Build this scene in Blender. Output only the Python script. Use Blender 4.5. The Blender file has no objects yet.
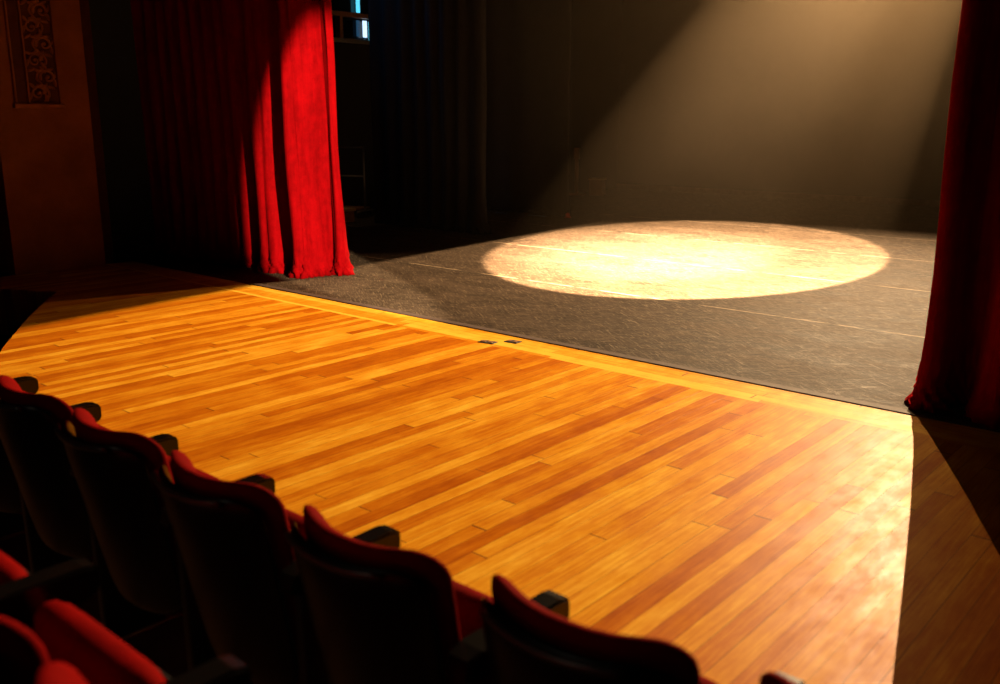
import bpy, bmesh, math, random
from mathutils import Vector, Matrix
random.seed(7)
S = bpy.context.scene
COL = S.collection
PI = math.pi

# ------------------------------------------------------------------ camera
EYE = 1.45
cam_d = bpy.data.cameras.new('camera')
cam_d.sensor_width = 36.0
cam_d.lens = 36.0 * 0.92
cam_d.clip_start = 0.05
cam_d.dof.use_dof = True
cam_d.dof.focus_distance = 7.0
cam_d.dof.aperture_fstop = 2.4
cam = bpy.data.objects.new('camera', cam_d)
COL.objects.link(cam)
cam.location = (0, 0, EYE)
cam.rotation_euler = (PI / 2 - math.atan(222 / 920), 0, math.radians(41.25))
S.camera = cam

# ------------------------------------------------------------------ view, world
S.view_settings.view_transform = 'Standard'
S.view_settings.look = 'None'
S.view_settings.gamma = 1.0
S.view_settings.use_curve_mapping = False
S.view_settings.exposure = 0.0
S.cycles.use_denoising = True
S.cycles.volume_bounces = 1
S.cycles.max_bounces = 8
S.cycles.caustics_reflective = False
S.cycles.caustics_refractive = False
W = bpy.data.worlds.new('dark_theatre')
W.use_nodes = True
W.node_tree.nodes['Background'].inputs[0].default_value = (1.0, 0.6, 0.35, 1)
W.node_tree.nodes['Background'].inputs[1].default_value = 0.0012
S.world = W


# ------------------------------------------------------------------ lamps
def spot(name, loc, aim, half_deg, watts, color, radius=0.02, blend=0.1):
    d = bpy.data.lights.new(name, 'SPOT')
    d.energy = watts
    d.color = color
    d.spot_size = math.radians(half_deg * 2)
    d.spot_blend = blend
    d.shadow_soft_size = radius
    o = bpy.data.objects.new(name, d)
    COL.objects.link(o)
    o.location = loc
    o.rotation_euler = (Vector(aim) - Vector(loc)).to_track_quat('-Z', 'Y').to_euler()
    return o


# the follow spot that draws the pool of light: an oval beam (lens ratio 1.6)
SPOT_L = Vector((-1.29, 6.20, 4.42))
SPOT_A = Vector((-4.82, 8.68, 0.0))
ax = (SPOT_A - SPOT_L).normalized()
du = Vector((-0.257, -0.916, -0.308))
du = (du - ax * du.dot(ax)).normalized()
dv = (-ax).cross(du)
OVAL = math.tan(math.radians(15.1)) / math.tan(math.radians(23.5))


def oval(o, axis):
    u = (du - axis * du.dot(axis)).normalized()
    v = (-axis).cross(u)
    o.matrix_world = Matrix.Translation(SPOT_L) @ Matrix((u, v, -axis)).transposed().to_4x4() @ Matrix.Diagonal((1.0, OVAL, 1.0, 1.0))


oval(spot('pool_spot', SPOT_L, SPOT_A, 23.5, 56000, (1.0, 0.67, 0.38), 0.03, 0.08), ax)
HOT_A = Vector((-5.35, 8.75, 0.0))      # the lamp's hot centre
oval(spot('pool_spot_centre', SPOT_L, HOT_A, 18.5, 85000, (1.0, 0.73, 0.48), 0.03, 1.0), (HOT_A - SPOT_L).normalized())


# upstage back light that rakes over the apron; its left side is cut by an added flag
BACK_L = Vector((-4.60, 15.9, 6.5))
BACK_A = Vector((-4.0, 5.2, 0.0))
spot('back_light', BACK_L, BACK_A, 35, 24500, (1.0, 0.68, 0.37), 0.003, 0.85)
# weaker back light beside it
DIM_L = Vector((-6.9, 16.2, 6.5))
spot('dim_back_light', DIM_L, (-2.2, 2.8, 0), 17, 3600, (1.0, 0.58, 0.24), 0.01, 0.2)
EDGE_L = Vector((-3.9, 16.2, 6.5))
spot('dim_back_light', EDGE_L, (-6.6, 3.2, 0), 12, 1700, (1.0, 0.58, 0.28), 0.01, 0.3)
# house-right side light on the edge of the red curtain
CURT_L = Vector((2.2, 2.1, 3.0))
cl = spot('curtain_light', CURT_L, (-6.30, 5.3, 0.95), 9.8, 17000, (1.0, 0.78, 0.5), 0.02, 0.3)
cl.scale = (0.36, 1.0, 1.0)      # upright oval beam
# weak house light over the seats
spot('house_light', (-3.2, -6.5, 5.5), (-1.9, 1.0, 0.6), 11, 70, (1.0, 0.85, 0.65), 0.08, 0.5)
# added unseen wing lamps: blue for the drape's gleams, warm for the step
spot('added_wing_blue', (-10.3, 7.9, 4.3), (-9.7, 8.9, 2.9), 26, 40, (0.10, 0.38, 1.0), 0.02, 0.7)
spot('added_wing_warm', (-11.0, 8.3, 2.7), (-10.9, 8.6, 0.1), 22, 14, (1.0, 0.62, 0.3), 0.02, 0.5)


# ------------------------------------------------------------------ materials
def mat(name, base=(0.5, 0.5, 0.5), rough=0.6, metal=0.0, spec=0.5, sheen=0.0, coat=0.0):
    m = bpy.data.materials.new(name)
    m.use_nodes = True
    b = m.node_tree.nodes['Principled BSDF']
    b.inputs['Base Color'].default_value = (*base, 1)
    b.inputs['Roughness'].default_value = rough
    b.inputs['Metallic'].default_value = metal
    b.inputs['Specular IOR Level'].default_value = spec
    if sheen:
        b.inputs['Sheen Weight'].default_value = sheen
        b.inputs['Sheen Roughness'].default_value = 0.4
        b.inputs['Sheen Tint'].default_value = (*[min(1, c * 1.6 + .01) for c in base], 1)
    if coat:
        b.inputs['Coat Weight'].default_value = coat
        b.inputs['Coat Roughness'].default_value = 0.12
    return m


class NT:
    """small helper to chain shader nodes"""
    def __init__(s, m):
        s.t = m.node_tree
        s.b = s.t.nodes['Principled BSDF']

    def n(s, kind, **kw):
        x = s.t.nodes.new(kind)
        for k, v in kw.items():
            setattr(x, k, v)
        return x

    def put(s, sock, v):
        if hasattr(v, 'is_linked') or isinstance(v, bpy.types.NodeSocket):
            s.t.links.new(v, sock)
        else:
            sock.default_value = v

    def math(s, op, a, b=0.0, c=None):
        x = s.n('ShaderNodeMath', operation=op)
        s.put(x.inputs[0], a)
        s.put(x.inputs[1], b)
        if c is not None:
            s.put(x.inputs[2], c)
        return x.outputs[0]

    def coord(s):
        return s.n('ShaderNodeTexCoord').outputs['Object']

    def sep(s, v):
        x = s.n('ShaderNodeSeparateXYZ')
        s.put(x.inputs[0], v)
        return x.outputs

    def comb(s, a, b, c=0.0):
        x = s.n('ShaderNodeCombineXYZ')
        s.put(x.inputs[0], a)
        s.put(x.inputs[1], b)
        s.put(x.inputs[2], c)
        return x.outputs[0]

    def white(s, v):
        x = s.n('ShaderNodeTexWhiteNoise', noise_dimensions='3D')
        s.put(x.inputs['Vector'], v)
        return x.outputs['Value']

    def noise(s, v, scale, detail=4.0, rough=0.55, dist=0.0):
        x = s.n('ShaderNodeTexNoise')
        s.put(x.inputs['Vector'], v)
        x.inputs['Scale'].default_value = scale
        x.inputs['Detail'].default_value = detail
        x.inputs['Roughness'].default_value = rough
        x.inputs['Distortion'].default_value = dist
        return x.outputs[0]

    def scale(s, v, xyz):
        x = s.n('ShaderNodeVectorMath', operation='MULTIPLY')
        s.put(x.inputs[0], v)
        x.inputs[1].default_value = xyz
        return x.outputs[0]

    def ramp(s, f, stops, mode='LINEAR'):
        x = s.n('ShaderNodeValToRGB')
        x.color_ramp.interpolation = mode
        s.put(x.inputs[0], f)
        e = x.color_ramp.elements
        while len(e) < len(stops):
            e.new(0.5)
        for q, (p, c) in zip(e, stops):
            q.position = p
            q.color = (*c, 1) if len(c) == 3 else c
        return x.outputs[0]

    def mix(s, f, a, b, mode='MIX'):
        x = s.n('ShaderNodeMix', data_type='RGBA', blend_type=mode)
        s.put(x.inputs[0], f)
        s.put(x.inputs[6], a)
        s.put(x.inputs[7], b)
        return x.outputs[2]

    def bump(s, h, strength=0.2, dist=0.01):
        x = s.n('ShaderNodeBump')
        x.inputs['Strength'].default_value = strength
        x.inputs['Distance'].default_value = dist
        s.put(x.inputs['Height'], h)
        s.t.links.new(x.outputs[0], s.b.inputs['Normal'])


def c4(c):
    return (c[0], c[1], c[2], 1.0)


def wood_floor(name, width, length, swap=False, lift=0.0):
    """strip flooring; boards run along local Y (or X when swapped)"""
    m = mat(name, rough=0.3)
    t = NT(m)
    co = t.coord()
    x, y, z = t.sep(co)
    if swap:
        x, y = y, x
    r = t.math('DIVIDE', x, width)
    row = t.math('FLOOR', r)
    off = t.math('MULTIPLY', t.white(t.comb(row, 3.7, 1.1)), 7.0)
    ln = t.math('MULTIPLY_ADD', t.white(t.comb(row, 9.1, 4.4)), length * 0.8, length * 0.6)
    q = t.math('ADD', t.math('DIVIDE', y, ln), off)
    seg = t.math('FLOOR', q)
    tone = t.white(t.comb(row, seg, 2.0))
    grain = t.noise(t.scale(co, (1, 22, 1) if swap else (22, 1, 1)), 3.0, 6, 0.65, 0.4)
    fine = t.noise(t.scale(co, (1, 60, 1) if swap else (60, 1, 1)), 6.0, 3, 0.6)
    blot = t.noise(t.scale(co, (2.2, 1.0, 1)), 3.5, 5, 0.65)
    tone2 = t.math('MULTIPLY_ADD', tone, 0.54, 0.18 + lift)
    f = t.math('ADD', tone2, t.math('MULTIPLY', t.math('SUBTRACT', grain, 0.5), 0.8))
    f = t.math('ADD', f, t.math('MULTIPLY', t.math('SUBTRACT', blot, 0.5), 0.75))
    f = t.math('ADD', f, t.math('MULTIPLY', t.math('SUBTRACT', fine, 0.5), 0.55))
    col = t.ramp(f, [(0.05, (0.31, 0.068, 0.002)), (0.34, (0.45, 0.130, 0.0035)), (0.64, (0.60, 0.255, 0.012)), (0.95, (0.76, 0.44, 0.045))])
    fr = t.math('FRACT', r)
    edge = t.math('MINIMUM', fr, t.math('SUBTRACT', 1.0, fr))
    gap = t.math('LESS_THAN', edge, t.math('MULTIPLY_ADD', t.math('GREATER_THAN', t.white(t.comb(row, 5.5, 8.0)), 0.6), 0.012, 0.008))
    fq = t.math('FRACT', q)
    gap2 = t.math('LESS_THAN', t.math('MINIMUM', fq, t.math('SUBTRACT', 1.0, fq)), 0.0016)
    g = t.math('MAXIMUM', gap, gap2)
    # worn seal: dull scuffs
    wear = t.noise(t.scale(co, (3.0, 1.2, 1)), 3.5, 5, 0.7)
    col = t.mix(t.math('MULTIPLY', g, 0.8), col, c4((0.09, 0.03, 0.008)))
    t.put(t.b.inputs['Base Color'], col)
    t.put(t.b.inputs['Roughness'], t.math('MULTIPLY_ADD', wear, 0.40, 0.20))
    t.b.inputs['Specular IOR Level'].default_value = 0.014
    t.bump(t.math('SUBTRACT', t.math('MULTIPLY_ADD', tone, 0.25, t.math('MULTIPLY', wear, 0.5)), t.math('ADD', g, t.math('MULTIPLY', fr, t.math('SUBTRACT', t.white(t.comb(row, seg, 6.0)), 0.5)))), 0.3, 0.0025)
    return m


def stage_vinyl():
    m = mat('scuffed black dance floor', rough=0.4)
    t = NT(m)
    co = t.coord()
    x, y, z = t.sep(co)
    a = t.noise(t.scale(co, (1.0, 2.4, 1)), 1.6, 8, 0.72, 0.6)
    r = t.n('ShaderNodeMapping')
    r.inputs['Rotation'].default_value = (0, 0, 0.6)
    t.put(r.inputs[0], co)
    st1 = t.noise(t.scale(r.outputs[0], (3, 42, 1)), 2.4, 6, 0.75, 0.8)
    r2 = t.n('ShaderNodeMapping')
    r2.inputs['Rotation'].default_value = (0, 0, -0.75)
    t.put(r2.inputs[0], co)
    st2 = t.noise(t.scale(r2.outputs[0], (3, 48, 1)), 2.2, 6, 0.75, 0.8)
    sc = t.ramp(t.math('MAXIMUM', st1, st2), [(0.52, (0, 0, 0)), (0.66, (1, 1, 1))])
    speck = t.ramp(t.noise(co, 26, 2, 0.5), [(0.68, (0, 0, 0)), (0.76, (1, 1, 1))])
    base = t.ramp(a, [(0.36, (0.013, 0.0088, 0.006)), (0.64, (0.048, 0.033, 0.0225))])
    base = t.mix(t.math('MULTIPLY', sc, 0.75), base, c4((0.17, 0.122, 0.080)))
    base = t.mix(t.math('MULTIPLY', speck, 0.55), base, c4((0.30, 0.22, 0.15)))
    # pale tape on the joints of the rolls, worn away in places
    worn = t.ramp(t.noise(t.scale(co, (2.2, 8, 1)), 1.3, 3), [(0.42, (0, 0, 0)), (0.52, (1, 1, 1))])
    for yy in (6.54, 8.38, 10.22, 12.06):
        ln = t.math('LESS_THAN', t.math('ABSOLUTE', t.math('SUBTRACT', y, yy)), 0.009)
        base = t.mix(t.math('MULTIPLY', t.math('MULTIPLY', ln, worn), 0.75), base, c4((0.36, 0.27, 0.18)))
        ln2 = t.math('LESS_THAN', t.math('ABSOLUTE', t.math('SUBTRACT', y, yy - 0.05)), 0.014)
        base = t.mix(t.math('MULTIPLY', ln2, 0.5), base, c4((0.02, 0.017, 0.014)))
    t.put(t.b.inputs['Base Color'], base)
    t.put(t.b.inputs['Roughness'], t.math('MULTIPLY_ADD', sc, -0.28, t.math('MULTIPLY_ADD', a, 0.4, 0.48)))
    t.b.inputs['Specular IOR Level'].default_value = 0.025
    t.bump(t.math('ADD', a, t.math('MULTIPLY', sc, 0.4)), 0.5, 0.004)
    return m


def velvet(name, base, dark, sheen=0.5):
    m = mat(name, base, 0.85, 0, 0.015, sheen)
    t = NT(m)
    co = t.coord()
    n1 = t.noise(t.scale(co, (3.5, 3.5, 0.45)), 2.6, 6, 0.7)
    n2 = t.noise(co, 14, 4, 0.6)
    f = t.math('MULTIPLY_ADD', n2, 0.35, t.math('MULTIPLY', n1, 0.8))
    t.put(t.b.inputs['Base Color'], t.ramp(f, [(0.35, dark), (0.75, base)]))
    t.bump(n2, 0.25, 0.01)
    return m


def cloth(name, base, rough=0.9, spec=0.2, sheen=0.0):
    m = mat(name, base, rough, 0, spec, sheen)
    t = NT(m)
    n = t.noise(t.coord(), 9, 5, 0.6)
    t.put(t.b.inputs['Base Color'], t.ramp(n, [(0.3, tuple(c * 0.7 for c in base)), (0.7, tuple(min(1, c * 1.25) for c in base))]))
    t.bump(t.noise(t.coord(), 160, 2), 0.15, 0.002)
    return m


def plaster(name, base, rough=0.8, sc=3.0, spec=0.3):
    m = mat(name, base, rough, 0, spec)
    t = NT(m)
    n = t.noise(t.coord(), sc, 6, 0.65)
    t.put(t.b.inputs['Base Color'], t.ramp(n, [(0.3, tuple(c * 0.72 for c in base)), (0.7, tuple(min(1, c * 1.2) for c in base))]))
    t.bump(t.noise(t.coord(), 40, 4), 0.12, 0.005)
    return m


def emit(name, color, strength):
    m = bpy.data.materials.new(name)
    m.use_nodes = True
    b = m.node_tree.nodes['Principled BSDF']
    b.inputs['Base Color'].default_value = (0.02, 0.02, 0.02, 1)
    b.inputs['Emission Color'].default_value = (*color, 1)
    b.inputs['Emission Strength'].default_value = strength
    return m


M = dict(
    planks=wood_floor('amber maple strips', 0.074, 2.1),
    border=wood_floor('amber maple border', 0.074, 2.3, True, 0.3),
    vinyl=stage_vinyl(),
    red=velvet('red stage velvet', (0.21, 0.0008, 0.0020), (0.08, 0.0003, 0.0007), 0.35),
    blackdrape=cloth('black serge', (0.008, 0.007, 0.0065), 0.85, 0.15, 0.0),
    wall_black=plaster('black stage wall', (0.009, 0.0075, 0.006)),
    house=plaster('ochre plaster', (0.33, 0.105, 0.022)),
    gilt=plaster('dull gilt plaster', (0.40, 0.13, 0.03), 0.5, 9),
    recess=plaster('dark recess plaster', (0.11, 0.03, 0.008), 0.75, 7),
    house_floor=plaster('dark auditorium floor', (0.045, 0.017, 0.006), 0.9, 5, 0.05),
    plush=velvet('red seat plush', (0.16, 0.0006, 0.0001), (0.10, 0.0004, 0.0001), 0.0),
    shell=mat('black seat shell', (0.005, 0.004, 0.004), 0.36, 0, 0.25),
    armwood=mat('black lacquered armrest', (0.004, 0.003, 0.0025), 0.2, 0, 0.4),
    rim=mat('glossy black rim', (0.03, 0.028, 0.026), 0.3, 0, 0.5),
    iron=mat('black iron', (0.012, 0.011, 0.010), 0.5, 0.2),
    steel=mat('worn steel', (0.30, 0.27, 0.24), 0.4, 0.8),
    edging=plaster('worn edging strip', (0.075, 0.052, 0.043), 0.7, 14, 0.06),
    redplastic=mat('red plastic', (0.65, 0.05, 0.02), 0.4),
    bluecloth=mat('blue tape', (0.04, 0.13, 0.28), 0.6),
    brownwood=plaster('brown stained wood', (0.20, 0.085, 0.03), 0.5, 6),
    palewood=plaster('pale wood tread', (0.42, 0.26, 0.12), 0.5, 6),
    cyan=emit('cyan lit pane', (0.10, 0.62, 0.85), 1.3),
    white=emit('bluish white lit pane', (0.55, 0.75, 1.0), 1.5),
    darkglass=mat('dark glass', (0.004, 0.008, 0.012), 0.08, 0, 0.5),
    lens=emit('lit lamp lens', (1.0, 0.75, 0.45), 3.0),
)


# ------------------------------------------------------------------ mesh helpers
def new(name, bm, m, parent=None, smooth=False):
    me = bpy.data.meshes.new(name)
    bmesh.ops.recalc_face_normals(bm, faces=bm.faces)
    bm.to_mesh(me)
    bm.free()
    for mm in (m if isinstance(m, (list, tuple)) else [m]):
        me.materials.append(mm)
    if smooth:
        for p in me.polygons:
            p.use_smooth = True
    o = bpy.data.objects.new(name, me)
    COL.objects.link(o)
    if parent:
        o.parent = parent
    return o


def tag(o, label=None, cat=None, group=None, kind=None):
    if label:
        o['label'] = label
    if cat:
        o['category'] = cat
    if group:
        o['group'] = group
    if kind:
        o['kind'] = kind
    return o


def struct(o, label=None):
    o['kind'] = 'structure'
    if label:
        o['label'] = label
    return o


def empty(name, loc, rz=0.0):
    o = bpy.data.objects.new(name, None)
    COL.objects.link(o)
    o.location = loc
    o.rotation_euler = (0, 0, rz)
    o.empty_display_size = 0.1
    return o


def box(bm, lo, hi):
    v = [bm.verts.new((x, y, z)) for x in (lo[0], hi[0]) for y in (lo[1], hi[1]) for z in (lo[2], hi[2])]
    for q in ((0, 1, 3, 2), (4, 6, 7, 5), (0, 4, 5, 1), (2, 3, 7, 6), (0, 2, 6, 4), (1, 5, 7, 3)):
        bm.faces.new([v[i] for i in q])
    return v


def bevelled(lo, hi, r=0.006, seg=2):
    bm = bmesh.new()
    box(bm, lo, hi)
    bmesh.ops.bevel(bm, geom=list(bm.edges), offset=r, segments=seg, affect='EDGES', profile=0.5)
    return bm


def prism(bm, pts, z0, z1):
    a = [bm.verts.new((x, y, z0)) for x, y in pts]
    b = [bm.verts.new((x, y, z1)) for x, y in pts]
    n = len(pts)
    for i in range(n):
        bm.faces.new((a[i], a[(i + 1) % n], b[(i + 1) % n], b[i]))
    bm.faces.new(a[::-1])
    bm.faces.new(b)


def tube(bm, pts, r, seg=8):
    pts = [Vector(p) for p in pts]
    rings = []
    for i, p in enumerate(pts):
        d = (pts[min(i + 1, len(pts) - 1)] - pts[max(i - 1, 0)]).normalized()
        u = d.orthogonal().normalized() if i == 0 else (rings[-1][1] - d * rings[-1][1].dot(d)).normalized()
        w = d.cross(u)
        rr = r[i] if isinstance(r, (list, tuple)) else r
        rings.append(([bm.verts.new(p + (u * math.cos(2 * PI * k / seg) + w * math.sin(2 * PI * k / seg)) * rr) for k in range(seg)], u))
    for i in range(len(rings) - 1):
        a, b = rings[i][0], rings[i + 1][0]
        for k in range(seg):
            bm.faces.new((a[k], a[(k + 1) % seg], b[(k + 1) % seg], b[k]))
    bm.faces.new(rings[0][0][::-1])
    bm.faces.new(rings[-1][0])


def catmull(pts, n):
    out = []
    P = [Vector(p) for p in pts]
    P = [P[0] * 2 - P[1]] + P + [P[-1] * 2 - P[-2]]
    for i in range(1, len(P) - 2):
        a, b, c, d = P[i - 1], P[i], P[i + 1], P[i + 2]
        for k in range(n):
            t = k / n
            out.append(0.5 * ((2 * b) + (c - a) * t + (2 * a - 5 * b + 4 * c - d) * t * t + (3 * b - a - 3 * c + d) * t ** 3))
    out.append(P[-2])
    return out


# ------------------------------------------------------------------ the setting
EDGE_Y = 4.72
bm = bmesh.new()
prism(bm, [(-11.5, EDGE_Y), (4.5, EDGE_Y), (4.5, 17.1), (-11.5, 17.1)], -0.12, 0.0)
struct(new('floor_stage', bm, M['vinyl']), 'scuffed black stage floor behind the amber apron')

front = [(3.0, 1.70), (-4.7, 1.70), (-5.2, 1.76), (-5.8, 1.98), (-6.34, 2.27), (-7.16, 2.76), (-7.83, 3.20), (-8.08, 3.38), (-8.6, 3.12), (-9.3, 2.78), (-9.3, 4.42)]
bm = bmesh.new()
prism(bm, front[:-1] + [(-9.3, 4.40), (3.0, 4.40)], -0.42, 0.0)
struct(new('floor_apron', bm, M['planks']), 'glossy amber strip flooring of the apron')
bm = bmesh.new()
prism(bm, [(-9.3, 4.40), (3.0, 4.40), (3.0, 4.70), (-9.3, 4.70)], -0.42, 0.0)
struct(new('floor_border', bm, M['border']), 'border boards of the apron beside the black floor')
struct(new('trim_1', bevelled((-11.5, 4.70, -0.10), (4.5, EDGE_Y + 0.05, 0.006), 0.003), M['edging']), 'worn dark edging strip between apron and black floor')

# auditorium floor: low floor and two seating tiers
bm = bmesh.new()
prism(bm, [(-9.7, -1.5), (3.0, -1.5), (3.0, 4.7), (-9.7, 4.7)], -0.55, -0.43)
struct(new('floor', bm, M['house_floor']), 'dark auditorium floor below the apron')
bm = bmesh.new()
box(bm, (-6.0, 0.74, -0.44), (2.5, 1.66, -0.24))
struct(new('floor_tier', bm, M['house_floor']), 'dark floor step under the front row of seats')
bm = bmesh.new()
box(bm, (-6.0, -0.6, -0.44), (2.5, 0.74, -0.105))
struct(new('floor_tier', bm, M['house_floor']), 'dark floor step under the nearer row of seats')

bm = bmesh.new()
box(bm, (-11.7, 17.0, -0.1), (4.6, 17.2, 8.5))
struct(new('wall_back', bm, M['wall_black']), 'dark back wall of the stage in the haze')
struct(new('baseboard_back', bevelled((-11.5, 16.97, 0.0), (4.5, 17.0, 0.10), 0.004), M['edging']))
# left wing wall with an opening for the window
WY0, WY1, WZ0, WZ1 = 8.7, 10.25, 2.66, 4.6
bm = bmesh.new()
box(bm, (-11.7, 4.7, -0.1), (-11.5, WY0, 8.5))
box(bm, (-11.7, WY1, -0.1), (-11.5, 17.0, 8.5))
box(bm, (-11.7, WY0, -0.1), (-11.5, WY1, WZ0))
box(bm, (-11.7, WY0, WZ1), (-11.5, WY1, 8.5))
struct(new('wall_left', bm, M['wall_black']), 'dark side wall of the left wing')
bm = bmesh.new()
box(bm, (4.5, 4.7, -0.1), (4.7, 17.0, 8.5))
struct(new('wall_right', bm, M['wall_black']))

# proscenium pier at far left with its ornament panel
bm = bmesh.new()
prism(bm, [(-9.25, 3.50), (-9.25, 4.145), (-9.24, 4.385), (-9.75, 4.45), (-9.7, 3.50)], 0.0, 6.5)
pier = struct(new('wall_proscenium', bm, M['house']), 'dim ochre proscenium pier at the left end of the apron')
bm = bmesh.new()
box(bm, (-9.9, -1.5, -0.43), (-9.7, 4.7, 6.5))
struct(new('wall_house', bm, M['recess']), 'dark side wall of the auditorium beyond the pier')


def carved_scrolls(y0, y1, z0, z1, x):
    """acanthus-like relief: a wavy stem with alternate spiral scrolls, leaves and buds"""
    bm = bmesh.new()
    cy = (y0 + y1) / 2
    w = (y1 - y0)
    step = 0.15
    n = int((z1 - z0) / step)
    stem = []
    for i in range(n * 8 + 1):
        z = z0 + (z1 - z0) * i / (n * 8)
        stem.append((x + 0.012, cy + w * 0.2 * math.sin((z - z0) / step * PI), z))
    tube(bm, stem, 0.012, 6)
    for k in range(n):
        s = 1 if k % 2 else -1
        zc = z0 + step * (k + 0.5)
        yc = cy + s * w * 0.20
        pts, rad = [], []
        for j in range(30):
            t = j / 29
            a = t * 2.6 * PI
            r = w * 0.24 * (1 - t) + 0.008
            pts.append((x + 0.012 + 0.012 * t, yc - s * r * math.cos(a), zc + r * math.sin(a)))
            rad.append(0.014 * (1 - 0.5 * t))
        tube(bm, pts, rad, 6)
        bmesh.ops.create_icosphere(bm, subdivisions=1, radius=0.017, matrix=Matrix.Translation((x + 0.018, yc, zc)))
        for q in range(7):          # leaves
            a = s * (0.2 + q * 0.85)
            ly, lz = yc - w * (0.27 + 0.05 * (q % 2)) * math.cos(a), zc + w * 0.33 * math.sin(a) - 0.01
            mtx = Matrix.Translation((x + 0.010, ly, lz)) @ Matrix.Rotation(a + random.uniform(-.3, .3), 4, 'X') @ Matrix.Diagonal((0.018, 0.017, 0.042, 1))
            bmesh.ops.create_icosphere(bm, subdivisions=2, radius=1.0, matrix=mtx)
    for v in bm.verts:
        v.co.y = min(max(v.co.y, y0 + 0.004), y1 - 0.004)
        v.co.z = max(v.co.z, z0)
    return bm


PX = -9.25
new('ornament_relief', carved_scrolls(3.82, 4.085, 1.62, 3.6, PX), M['gilt'], pier, True)
bm = bmesh.new()
box(bm, (PX - 0.01, 3.82, 1.615), (PX + 0.004, 4.09, 3.6))
new('ornament_ground', bm, M['recess'], pier)
new('plain_panel', bevelled((PX - 0.01, 3.70, 1.615), (PX + 0.008, 3.80, 3.6), 0.004), M['recess'], pier)
for a, b in ((3.68, 3.70), (3.80, 3.82), (4.09, 4.105)):
    new('panel_frame', bevelled((PX - 0.01, a, 1.6), (PX + 0.03, b, 3.6), 0.006), M['house'], pier)
new('panel_ledge', bevelled((PX - 0.01, 3.66, 1.555), (PX + 0.05, 4.13, 1.60), 0.01, 3), M['gilt'], pier)

# window of the left wing: frame, bars, lit panes
win = struct(empty('window_1', (-11.5, (WY0 + WY1) / 2, WZ0)), 'blue lit window high in the left wing')


def wpart(name, y0, y1, z0, z1, x0, x1, m):
    oy, oz = (WY0 + WY1) / 2, WZ0
    return new(name, bevelled((x0, y0 - oy, z0 - oz), (x1, y1 - oy, z1 - oz), 0.006), m, win)


wpart('window_sill', WY0 - 0.05, WY1 + 0.02, WZ0 - 0.06, WZ0, -0.15, 0.05, M['steel'])
wpart('window_bar', WY0, WY1, 2.98, 3.05, -0.10, 0.02, M['brownwood'])
wpart('window_jamb', WY1 - 0.05, WY1, WZ0, WZ1, -0.12, 0.02, M['iron'])
wpart('window_jamb', WY0, WY0 + 0.05, WZ0, WZ1, -0.12, 0.02, M['iron'])
wpart('window_mullion', 9.42, 9.48, WZ0, 2.98, -0.10, 0.02, M['brownwood'])
wpart('window_mullion', 9.22, 9.26, WZ0, 2.98, -0.10, 0.02, M['brownwood'])
wpart('glass_pane', WY0 + 0.05, WY1 - 0.05, WZ0, WZ1, -0.19, -0.17, M['darkglass'])
wpart('lit_pane', 9.86, 9.93, 3.07, WZ1, -0.12, -0.10, M['cyan'])
wpart('lit_pane', 9.98, 10.06, WZ0 + 0.05, 2.96, -0.12, -0.10, M['white'])
wpart('lit_pane', 10.10, 10.125, WZ0 + 0.01, 2.96, -0.12, -0.10, M['cyan'])
wpart('lit_pane', 9.87, 9.93, WZ0 + 0.06, 2.96, -0.14, -0.12, emit('dim blue pane', (0.05, 0.2, 0.4), 0.25))


# ------------------------------------------------------------------ curtains
def drape(name, plan, m, top, n=8, flare=0.05, wob=0.02, seed=0, puddle=0.06, thick=0.012, base=0.006, parent=None, lean=(0, 0), tight=0.0):
    """hanging cloth: plan polyline (x, y) lofted up, hem flaring and crumpling on the floor"""
    rnd = random.Random(seed)
    P = catmull([Vector((x, y, 0)) for x, y in plan], n)
    N = len(P)
    nor = []
    for i in range(N):
        d = (P[min(i + 1, N - 1)] - P[max(i - 1, 0)]).normalized()
        nor.append(Vector((d.y, -d.x, 0)))
    cen = sum(P, Vector()) / N
    zs = [0, .02, .04, .065, .095, .13, .18, .25, .35, .5, .7, .95, 1.25, 1.6, 2.0, 2.5, 3.1, 3.8, top]
    bm = bmesh.new()
    rows = []
    ph = [rnd.uniform(0, 6.28) for _ in range(6)]
    for z in zs:
        row = []
        for i, p in enumerate(P):
            s = i / n
            f = flare * math.exp(-z / 0.35)
            pud = puddle * math.exp(-z / 0.07) * (0.5 + 0.5 * math.sin(s * 2.3 + ph[0]) * math.sin(s * 5.1 + ph[1]))
            crum = 0.03 * math.exp(-z / 0.12) * math.sin(s * 9 + z * 60 + ph[2])
            w = wob * (math.sin(z * 1.7 + s * 0.8 + ph[3]) + 0.5 * math.sin(z * 3.9 + s * 1.9 + ph[4]))
            q = p + nor[i] * (f * 0.6 + pud + crum + w)
            q += (p - cen) * (-tight * min(z, 2.5))
            zz = base + z + (0.02 * math.exp(-z / 0.05) * (1 + math.sin(s * 3.3 + ph[5])) if z > 0 else -0.004)
            row.append(bm.verts.new((q.x + lean[0] * z, q.y + lean[1] * z, zz)))
        rows.append(row)
    for a, b in zip(rows, rows[1:]):
        for i in range(N - 1):
            bm.faces.new((a[i], a[i + 1], b[i + 1], b[i]))
    o = new(name, bm, m, parent, True)
    sm = o.modifiers.new('cloth_thickness', 'SOLIDIFY')
    sm.thickness = thick
    sm.offset = 0
    return o


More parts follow.
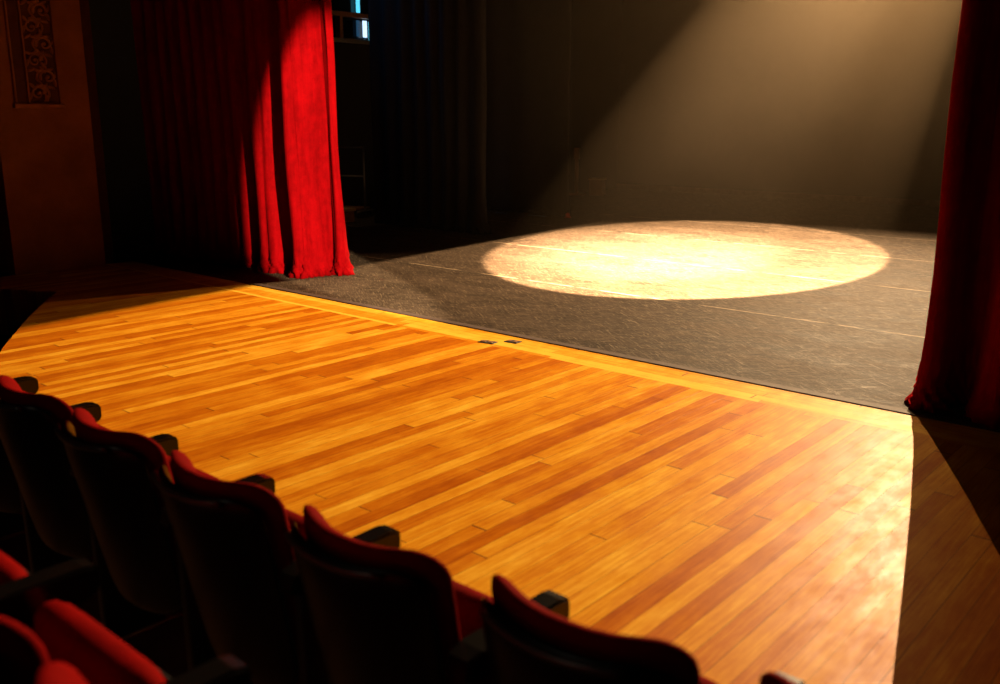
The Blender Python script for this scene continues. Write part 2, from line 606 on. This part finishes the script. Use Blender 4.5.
# left red curtain: flat folds towards the pier, two big folds at its onstage end
plan = []
x = -9.75
k = 0
while x < -7.9:
    plan.append((x, 5.42 if k % 2 else 5.24))
    x += random.uniform(0.09, 0.13)
    k += 1
plan += [(-7.80, 5.43), (-7.71, 5.27), (-7.62, 5.21), (-7.56, 5.25), (-7.50, 5.25), (-7.43, 5.33), (-7.36, 5.44), (-7.28, 5.50), (-7.21, 5.38),
         (-7.14, 5.23), (-7.085, 5.21), (-7.065, 5.27), (-7.045, 5.29), (-7.035, 5.36), (-7.015, 5.45), (-7.01, 5.54), (-7.0, 5.60), (-6.97, 5.60), (-6.94, 5.59), (-6.91, 5.575), (-6.90, 5.60), (-6.92, 5.66), (-7.15, 5.70)]
plan = [(a - 0.02, b) for a, b in plan]
tag(drape('stage_curtain', plan, M['red'], 5.6, 6, 0.03, 0.012, 3, 0.06, tight=0.0, lean=(-0.035, 0)), 'bright lit red velvet curtain gathered at the left end of the stage', 'curtain', 'red velvet house curtains')

# right red curtain, mostly in shade
plan = [(-1.25, 5.10), (-1.33, 5.02), (-1.385, 4.92), (-1.36, 4.83), (-1.315, 4.86), (-1.29, 4.98), (-1.25, 5.10), (-1.18, 5.12), (-1.12, 4.98), (-1.07, 4.84), (-0.99, 4.76), (-0.93, 4.86), (-0.88, 5.06), (-0.80, 5.10),
        (-0.70, 4.92), (-0.64, 4.80), (-0.56, 4.86), (-0.50, 5.03), (-0.42, 5.05), (-0.34, 4.9), (-0.27, 4.8), (-0.2, 4.86), (-0.12, 5.03), (-0.02, 5.05), (0.1, 4.85), (0.3, 5.05), (0.5, 4.85), (0.7, 5.05), (0.9, 4.85), (1.1, 5.05), (1.3, 4.85), (1.5, 5.0)]
tag(drape('stage_curtain', plan, M['red'], 5.6, 6, 0.04, 0.010, 11, 0.03, lean=(0.006, 0)), 'dark shaded red velvet curtain at the right edge of the stage', 'curtain', 'red velvet house curtains')


def leg_plan(x0, x1, y, amp, step, seed):
    r = random.Random(seed)
    out = []
    x = x0
    k = 0
    while x < x1 - step * 0.6:
        out.append((x, y + (amp if k % 2 else -amp) * r.uniform(0.5, 1.0)))
        x += step * r.uniform(0.75, 1.25)
        k += 1
    out += [(x1 - 0.02, y - amp * 0.3), (x1, y + 0.03), (x1 - 0.02, y + 0.07)]
    return out


tag(drape('masking_drape', leg_plan(-10.17, -8.09, 8.9, 0.06, 0.14, 5), M['blackdrape'], 6.5, 5, 0.05, 0.008, 21, 0.05, 0.012), 'black masking drape just behind the bright red curtain, with loose folds', 'curtain', 'black masking drapes')
tag(drape('masking_drape', leg_plan(-11.3, -8.62, 11.4, 0.025, 0.30, 8), M['blackdrape'], 6.5, 5, 0.0, 0.003, 22, 0.0, 0.016), 'flat black masking drape farther upstage with a pale straight edge', 'curtain', 'black masking drapes')


# ------------------------------------------------------------------ small things on stage
# two recessed socket lids in the apron border
for i, (x, y, a, lab) in enumerate(((-4.02, 4.46, 0.15, 'left one of two dark socket lids in the apron border'), (-3.90, 4.58, 0.1, 'right one of two dark socket lids in the apron border'))):
    t = tag(empty('floor_socket_lid', (x, y, 0.0), a), lab, 'socket lid', 'socket lids in the apron border')
    w = 0.06 if i == 0 else 0.05
    new('frame', bevelled((-w, -0.035, 0.0), (w, 0.035, 0.004), 0.0015), M['iron'], t)
    for s in (-1, 1):
        new('flap', bevelled((min(s * 0.008, s * w * 0.8), -0.022, 0.004), (max(s * 0.008, s * w * 0.8), 0.022, 0.008), 0.0015), M['brownwood'], t)

# red marker and blue tape by the foot of the far black drape
t = tag(empty('floor_marker', (-8.55, 11.32, 0)), 'small red marker on the floor at the far black drape\'s edge', 'marker')
bm = bmesh.new()
bmesh.ops.create_cone(bm, cap_ends=True, segments=16, radius1=0.05, radius2=0.05, depth=0.012, matrix=Matrix.Translation((0, 0, 0.006)))
new('base', bm, M['redplastic'], t, False)
bm = bmesh.new()
bmesh.ops.create_uvsphere(bm, u_segments=14, v_segments=8, radius=0.035, matrix=Matrix.Translation((0, 0, 0.038)) @ Matrix.Diagonal((1, 1, 0.9, 1)))
new('dome', bm, M['redplastic'], t, True)
for (x, y, l, lab) in ((-9.05, 11.2, 0.17, 'blue tape strip on floor nearer the small red marker'), (-9.75, 11.15, 0.12, 'blue tape strip on floor beside the nearer black drape\'s edge')):
    tag(new('tape_strip', bevelled((-l, -0.03, 0.0), (l, 0.03, 0.003), 0.001), M['bluecloth']), lab, 'tape', 'blue tape strips').location = (x, y, 0.001)

# wing: low wooden step and a rolling rack half hidden behind the red curtain
t = tag(empty('wooden_step', (-10.9, 8.55, 0)), 'low wooden step in the dark left wing beside the red curtain', 'step')
new('tread', bevelled((-0.42, -0.22, 0.16), (0.42, 0.22, 0.20), 0.008), M['palewood'], t)
for s in (-1, 1):
    new('side_board', bevelled((s * 0.38 - 0.015, -0.20, 0.0), (s * 0.38 + 0.015, 0.20, 0.16), 0.004), M['brownwood'], t)
new('riser', bevelled((-0.365, -0.20, 0.0), (0.365, -0.175, 0.16), 0.004), M['brownwood'], t)
t = tag(empty('rolling_rack', (-11.15, 9.2, 0), 0.3), 'thin metal rolling rack standing in the dark left wing', 'rack')
for s in (-1, 1):
    bm = bmesh.new()
    tube(bm, [(s * 0.28, 0, 0.10), (s * 0.28, 0, 1.05)], 0.014)
    new('post', bm, M['steel'], t, True)
    bm = bmesh.new()
    tube(bm, [(s * 0.28, -0.22, 0.10), (s * 0.28, 0.22, 0.10)], 0.014)
    f = new('foot', bm, M['steel'], t, True)
    for q in (-1, 1):
        bm = bmesh.new()
        bmesh.ops.create_cone(bm, cap_ends=True, segments=16, radius1=0.045, radius2=0.045, depth=0.025, matrix=Matrix.Translation((s * 0.28, q * 0.19, 0.046)) @ Matrix.Rotation(PI / 2, 4, 'Y'))
        new('wheel', bm, M['iron'], f, False)
for z, nm in ((1.05, 'top_rail'), (0.62, 'middle_rail')):
    bm = bmesh.new()
    tube(bm, [(-0.28, 0, z), (0.28, 0, z)], 0.012)
    new(nm, bm, M['steel'], t, True)
new('shelf', bevelled((-0.27, -0.16, 0.12), (0.27, 0.16, 0.15), 0.005), M['brownwood'], t)

# upstage: dim stand with a box, by the side wall beyond the far drape
t = tag(empty('floor_stand', (-11.05, 14.9, 0), 0.4), 'dim amber wooden stand by the wall beyond the far black drape', 'stand')
bm = bmesh.new()
tube(bm, [(0, 0, 0.04), (0, 0, 0.85)], 0.035, 10)
new('post', bm, M['brownwood'], t, True)
new('head', bevelled((-0.05, -0.05, 0.70), (0.05, 0.05, 0.92), 0.01), M['brownwood'], t)
new('foot_plate', bevelled((-0.16, -0.16, 0), (0.16, 0.16, 0.04), 0.008), M['brownwood'], t)
t = tag(empty('wooden_crate', (-10.72, 15.15, 0), 0.3), 'small dim brown crate on the floor beside the amber stand', 'crate')
new('body', bevelled((-0.13, -0.12, 0), (0.13, 0.12, 0.30), 0.008), M['brownwood'], t)
new('lid', bevelled((-0.14, -0.13, 0.30), (0.14, 0.13, 0.33), 0.006), M['palewood'], t)


# ------------------------------------------------------------------ lanterns above the picture
def pipe(name, y, x0, x1, z, lab):
    bm = bmesh.new()
    tube(bm, [(x0, y, z), (x1, y, z)], 0.03, 12)
    tag(new(name, bm, M['iron'], None, True), lab, 'pipe', 'lighting pipes')


def lantern(loc, aim, lab, flag=None, pz=None):
    loc, aim = Vector(loc), Vector(aim)
    d = (aim - loc).normalized()
    t = tag(empty('stage_lantern', loc), lab, 'stage light')
    q = d.to_track_quat('-Z', 'Y').to_matrix().to_4x4()
    bm = bmesh.new()      # open-fronted can behind the lamp
    prof = [(0.13, -0.02), (0.13, 0.20), (0.10, 0.34), (0.04, 0.38)]
    seg = 24
    rings = []
    for r, z in prof:
        rings.append([bm.verts.new(q @ Vector((r * math.cos(2 * PI * k / seg), r * math.sin(2 * PI * k / seg), z))) for k in range(seg)])
    for a, b in zip(rings, rings[1:]):
        for k in range(seg):
            bm.faces.new((a[k], a[(k + 1) % seg], b[(k + 1) % seg], b[k]))
    bm.faces.new(rings[-1])
    o = new('housing', bm, M['iron'], t, True)
    o.modifiers.new('shell', 'SOLIDIFY').thickness = 0.006
    bm = bmesh.new()
    p0 = Vector((0, 0, (pz or loc.z + 0.5) - loc.z))
    for s in (-1, 1):
        tube(bm, [p0 + Vector((s * 0.03, 0, -0.03)), Vector((s * 0.17, 0, 0.18)) + q.to_3x3() @ Vector((0, 0, 0.12)), q @ Vector((0, 0, 0.14)) + Vector((s * 0.15, 0, 0))], 0.012, 6)
    new('yoke', bm, M['iron'], t, True)
    new('clamp', bevelled(p0 - Vector((0.04, 0.045, 0.05)), p0 + Vector((0.04, 0.045, 0.045)), 0.01), M['iron'], t)
    if flag:
        bm = bmesh.new()
        v = [bm.verts.new(Vector(p) - loc) for p in flag]
        bm.faces.new(v)
        o = new('added_flag', bm, M['iron'], t)  # unseen blade, added to shape the back light
        sm = o.modifiers.new('sheet', 'SOLIDIFY')
        sm.thickness = 0.004
        sm.offset = 0
    return t


# flag added to cut the beam; its edge follows the floor's shade line
f0, f1 = Vector((-6.77, 2.3, 0)), Vector((-7.40, 7.46, 0))
pn = (f0 - BACK_L).cross(f1 - BACK_L).normalized()
if pn.dot(BACK_A - BACK_L) > 0:
    pn = -pn
mid = ((f0 + f1) / 2 - BACK_L).normalized()
edge_c = BACK_L + mid * 0.5
ed = mid.cross(pn).normalized()
lantern(BACK_L, BACK_A, 'black stage lantern hung upstage facing the apron', [edge_c - ed * 0.42, edge_c + ed * 0.42, edge_c + ed * 0.42 + pn * 0.6, edge_c - ed * 0.42 + pn * 0.6], 7.0)
lantern(DIM_L, (-2.2, 2.8, 0), 'black stage lantern hung upstage beside the brighter one', None, 7.0)
lantern(EDGE_L, (-6.6, 3.2, 0), 'small black stage lantern hung upstage, rightmost on its pipe', None, 7.0)
lantern(SPOT_L, SPOT_A, 'black stage lantern hung behind the right curtain', None, 5.0)
pipe('lighting_pipe', 15.9, -11.4, 4.4, 7.08, 'black pipe high upstage that carries the back lights')
pipe('lighting_pipe', 6.26, -3.0, 4.4, 5.03, 'black pipe above the stage behind the right curtain')


# ------------------------------------------------------------------ theatre seats
def pillow(w, h, tf, tb, r, n=18, p=5.0):
    """rounded panel in the XZ plane (z from 0 to h), bulging tf to +Y and tb to -Y"""
    bm = bmesh.new()

    def pos(u, v):
        m = max(abs(u), abs(v))
        if m < 1e-9:
            return 0.0, 0.0, 0.0
        a, b = u / m * w / 2, v / m * h / 2
        ca = max(min(a, w / 2 - r), -w / 2 + r)
        cb = max(min(b, h / 2 - r), -h / 2 + r)
        da, db = a - ca, b - cb
        L = math.hypot(da, db)
        if L > 1e-9:
            a, b = ca + da / L * r, cb + db / L * r
        return a * m, b * m, m
    ts = [math.sin(PI / 2 * (2 * i / n - 1)) for i in range(n + 1)]
    fr, bk = {}, {}
    for i, u in enumerate(ts):
        for j, v in enumerate(ts):
            a, b, m = pos(u, v)
            g = max(0.0, 1 - m ** p) ** 0.5
            fr[i, j] = bm.verts.new((a, tf * g, b + h / 2))
            bk[i, j] = fr[i, j] if m > 1 - 1e-9 else bm.verts.new((a, -tb * g, b + h / 2))
    for i in range(n):
        for j in range(n):
            for d in (fr, bk):
                bm.faces.new((d[i, j], d[i + 1, j], d[i + 1, j + 1], d[i, j + 1]))
    return bm


BACK_H, BACK_Z, LEAN, WRAP = 0.63, 0.24, 0.20, 0.085


def shape_back(bm, dy):
    for v in bm.verts:
        x, y, z = v.co
        z += BACK_Z if z < 10 else 0
        t = (0.905 - z)
        u = x / 0.23
        z -= 0.018 * (1 - min(1, abs(u)) ** 2.5) * max(0, 1 - max(0, t) / 0.3)
        v.co = (x * (1 - 0.10 * max(0, t - 0.1) / 0.5), y + dy + WRAP * abs(u) ** 2.2 + LEAN * t, z)


def make_seat():
    t = empty('theatre_seat', (0, 0, 0))
    bm = pillow(0.445, BACK_H, 0.06, 0.022, 0.075, 22)
    shape_back(bm, 0.02)
    new('backrest', bm, M['plush'], t, True)
    bm = pillow(0.43, BACK_H - 0.05, 0.012, 0.024, 0.07, 20, 8)
    for v in bm.verts:
        v.co.z += 0.02
    shape_back(bm, -0.018)
    sh = new('back_shell', bm, M['shell'], t, True)
    bm = bmesh.new()
    pts = []
    for i in range(17):
        x = -0.15 + 0.30 * i / 16
        e = abs(x) / 0.175
        z = 0.832 - 0.016 * e ** 6 - 0.016 * (1 - e ** 2.5)
        pts.append((x, -0.042 + WRAP * (abs(x) / 0.23) ** 2.2 + LEAN * (0.905 - z), z))
    tube(bm, pts, 0.009, 8)
    new('rim', bm, M['rim'], sh, True)
    bm = pillow(0.44, 0.30, 0.05, 0.05, 0.06, 16)
    for v in bm.verts:
        x, y, z = v.co
        v.co = (x, 0.335 + y - 0.12 * z, 0.365 + z * 0.97)
    new('seat_cushion', bm, M['plush'], t, True)
    bm = pillow(0.37, 0.21, 0.012, 0.012, 0.05, 10)
    for v in bm.verts:
        x, y, z = v.co
        v.co = (x, 0.390 + y - 0.12 * z, 0.39 + z * 0.97)
    new('seat_pan', bm, M['shell'], t, True)
    # hinge bar between the standards
    bm = bmesh.new()
    tube(bm, [(-0.215, 0.27, 0.39), (0.24, 0.27, 0.39)], 0.016, 10)
    new('hinge_bar', bm, M['iron'], t, True)
    return t


def armrest(x, t):
    bm = bmesh.new()
    prof = [(0.09, 0.605), (0.10, 0.648), (0.14, 0.655), (0.405, 0.657), (0.430, 0.651), (0.436, 0.640), (0.436, 0.606), (0.428, 0.592), (0.400, 0.580), (0.30, 0.578), (0.14, 0.588)]
    a = [bm.verts.new((x - 0.032, y, z)) for y, z in prof]
    b = [bm.verts.new((x + 0.032, y, z)) for y, z in prof]
    n = len(prof)
    for i in range(n):
        bm.faces.new((a[i], a[(i + 1) % n], b[(i + 1) % n], b[i]))
    bm.faces.new(a)
    bm.faces.new(b[::-1])
    bmesh.ops.bevel(bm, geom=[e for e in bm.edges if e.verts[0].co.x == e.verts[1].co.x], offset=0.006, segments=2, affect='EDGES')
    o = new('armrest', bm, M['armwood'], t)
    bm = bevelled((x - 0.018, 0.13, 0.0), (x + 0.018, 0.34, 0.582), 0.006)
    for v in bm.verts:
        if v.co.z > 0.05:
            k = min(1, (v.co.z - 0.05) / 0.53)
            v.co.y = 0.235 + (v.co.y - 0.235) * (0.7 + 0.35 * k)
    s = new('standard', bm, M['iron'], t)
    new('floor_plate', bevelled((x - 0.035, 0.08, 0.0), (x + 0.035, 0.40, 0.012), 0.004), M['brownwood'], s)


def copy_tree(o, parent=None):
    c = o.copy()
    COL.objects.link(c)
    if parent:
        c.parent = parent
    for ch in list(o.children):
        copy_tree(ch, c)
    return c


proto = make_seat()
armrest(0.265, proto)
ROW1 = [(-0.225, 'front row red theatre seat cut by the bottom edge, only its red corner seen'),
        (-0.775, 'front row red theatre seat at the bottom centre, nearest the camera'),
        (-1.325, 'front row red theatre seat, second from the bottom right, fully seen black back'),
        (-1.875, 'front row red theatre seat, third from the bottom right'),
        (-2.425, 'front row red theatre seat, fourth from the bottom right'),
        (-2.975, 'front row red theatre seat at the left edge with rounded red top'),
        (-3.525, 'front row theatre seat whose black armrest sticks out behind the leftmost whole red top'),
        (-4.075, 'front row theatre seat farthest left, only its black armrest end seen')]
ROW2 = [(-0.985, 'nearer row red theatre seat in the bottom left corner, top of its back seen'),
        (-1.535, 'nearer row red theatre seat with folded cushion between two armrests'),
        (-2.085, 'nearer row red theatre seat at the left edge, corner of cushion seen')]
first = True
for xs, y, z, grp, rows in ((ROW1, 1.06, -0.24, 'front row of theatre seats', 1), (ROW2, 0.335, -0.105, 'nearer row of theatre seats', 2)):
    for x, lab in xs:
        o = proto if first else copy_tree(proto)
        first = False
        bend = max(0.0, x + 1.6) if rows == 1 else 0.0      # the front row curves gently
        o.location = (x + (-0.075 - 0.02 * bend if rows == 1 else 0.0), y + 0.066 * bend ** 1.3, z)
        o.rotation_euler = (0, 0, math.radians(2.0) * bend)
        tag(o, lab, 'theatre seat', grp)

# ------------------------------------------------------------------ haze over the stage
bm = bmesh.new()
box(bm, (-11.45, 5.95, 0.01), (4.4, 16.95, 8.4))
hz = bpy.data.materials.new('theatre haze')
hz.use_nodes = True
nt = hz.node_tree
nt.nodes.remove(nt.nodes['Principled BSDF'])
vs = nt.nodes.new('ShaderNodeVolumeScatter')
vs.inputs['Color'].default_value = (1.0, 0.74, 0.44, 1)
tc = nt.nodes.new('ShaderNodeTexCoord')
sx = nt.nodes.new('ShaderNodeSeparateXYZ')
nt.links.new(tc.outputs['Object'], sx.inputs[0])
mr = nt.nodes.new('ShaderNodeMapRange')      # haze hangs thicker higher up
mr.inputs['From Min'].default_value = 0.3
mr.interpolation_type = 'SMOOTHSTEP'
mr.inputs['From Max'].default_value = 4.2
mr.inputs['To Min'].default_value = 0.0004
mr.inputs['To Max'].default_value = 0.0028
nt.links.new(sx.outputs[2], mr.inputs['Value'])
ns = nt.nodes.new('ShaderNodeTexNoise')
ns.inputs['Scale'].default_value = 0.7
ns.inputs['Detail'].default_value = 3
nt.links.new(tc.outputs['Object'], ns.inputs['Vector'])
mr2 = nt.nodes.new('ShaderNodeMapRange')
mr2.inputs['From Min'].default_value = 0.3
mr2.inputs['From Max'].default_value = 0.7
mr2.inputs['To Min'].default_value = 0.6
mr2.inputs['To Max'].default_value = 1.4
nt.links.new(ns.outputs[0], mr2.inputs['Value'])
mu = nt.nodes.new('ShaderNodeMath')
mu.operation = 'MULTIPLY'
nt.links.new(mr.outputs[0], mu.inputs[0])
nt.links.new(mr2.outputs[0], mu.inputs[1])
mr3 = nt.nodes.new('ShaderNodeMapRange')     # and thicker towards the right wing
mr3.inputs['From Min'].default_value = -8.0
mr3.inputs['From Max'].default_value = -2.0
mr3.inputs['To Min'].default_value = 0.35
mr3.inputs['To Max'].default_value = 1.8
nt.links.new(sx.outputs[0], mr3.inputs['Value'])
mu2 = nt.nodes.new('ShaderNodeMath')
mu2.operation = 'MULTIPLY'
nt.links.new(mu.outputs[0], mu2.inputs[0])
nt.links.new(mr3.outputs[0], mu2.inputs[1])
nt.links.new(mu2.outputs[0], vs.inputs['Density'])
vs.inputs['Anisotropy'].default_value = 0.1
nt.links.new(vs.outputs[0], nt.nodes['Material Output'].inputs['Volume'])
tag(new('stage_haze', bm, hz), 'thin warm haze filling the stage behind the curtains', 'haze', None, 'stuff')
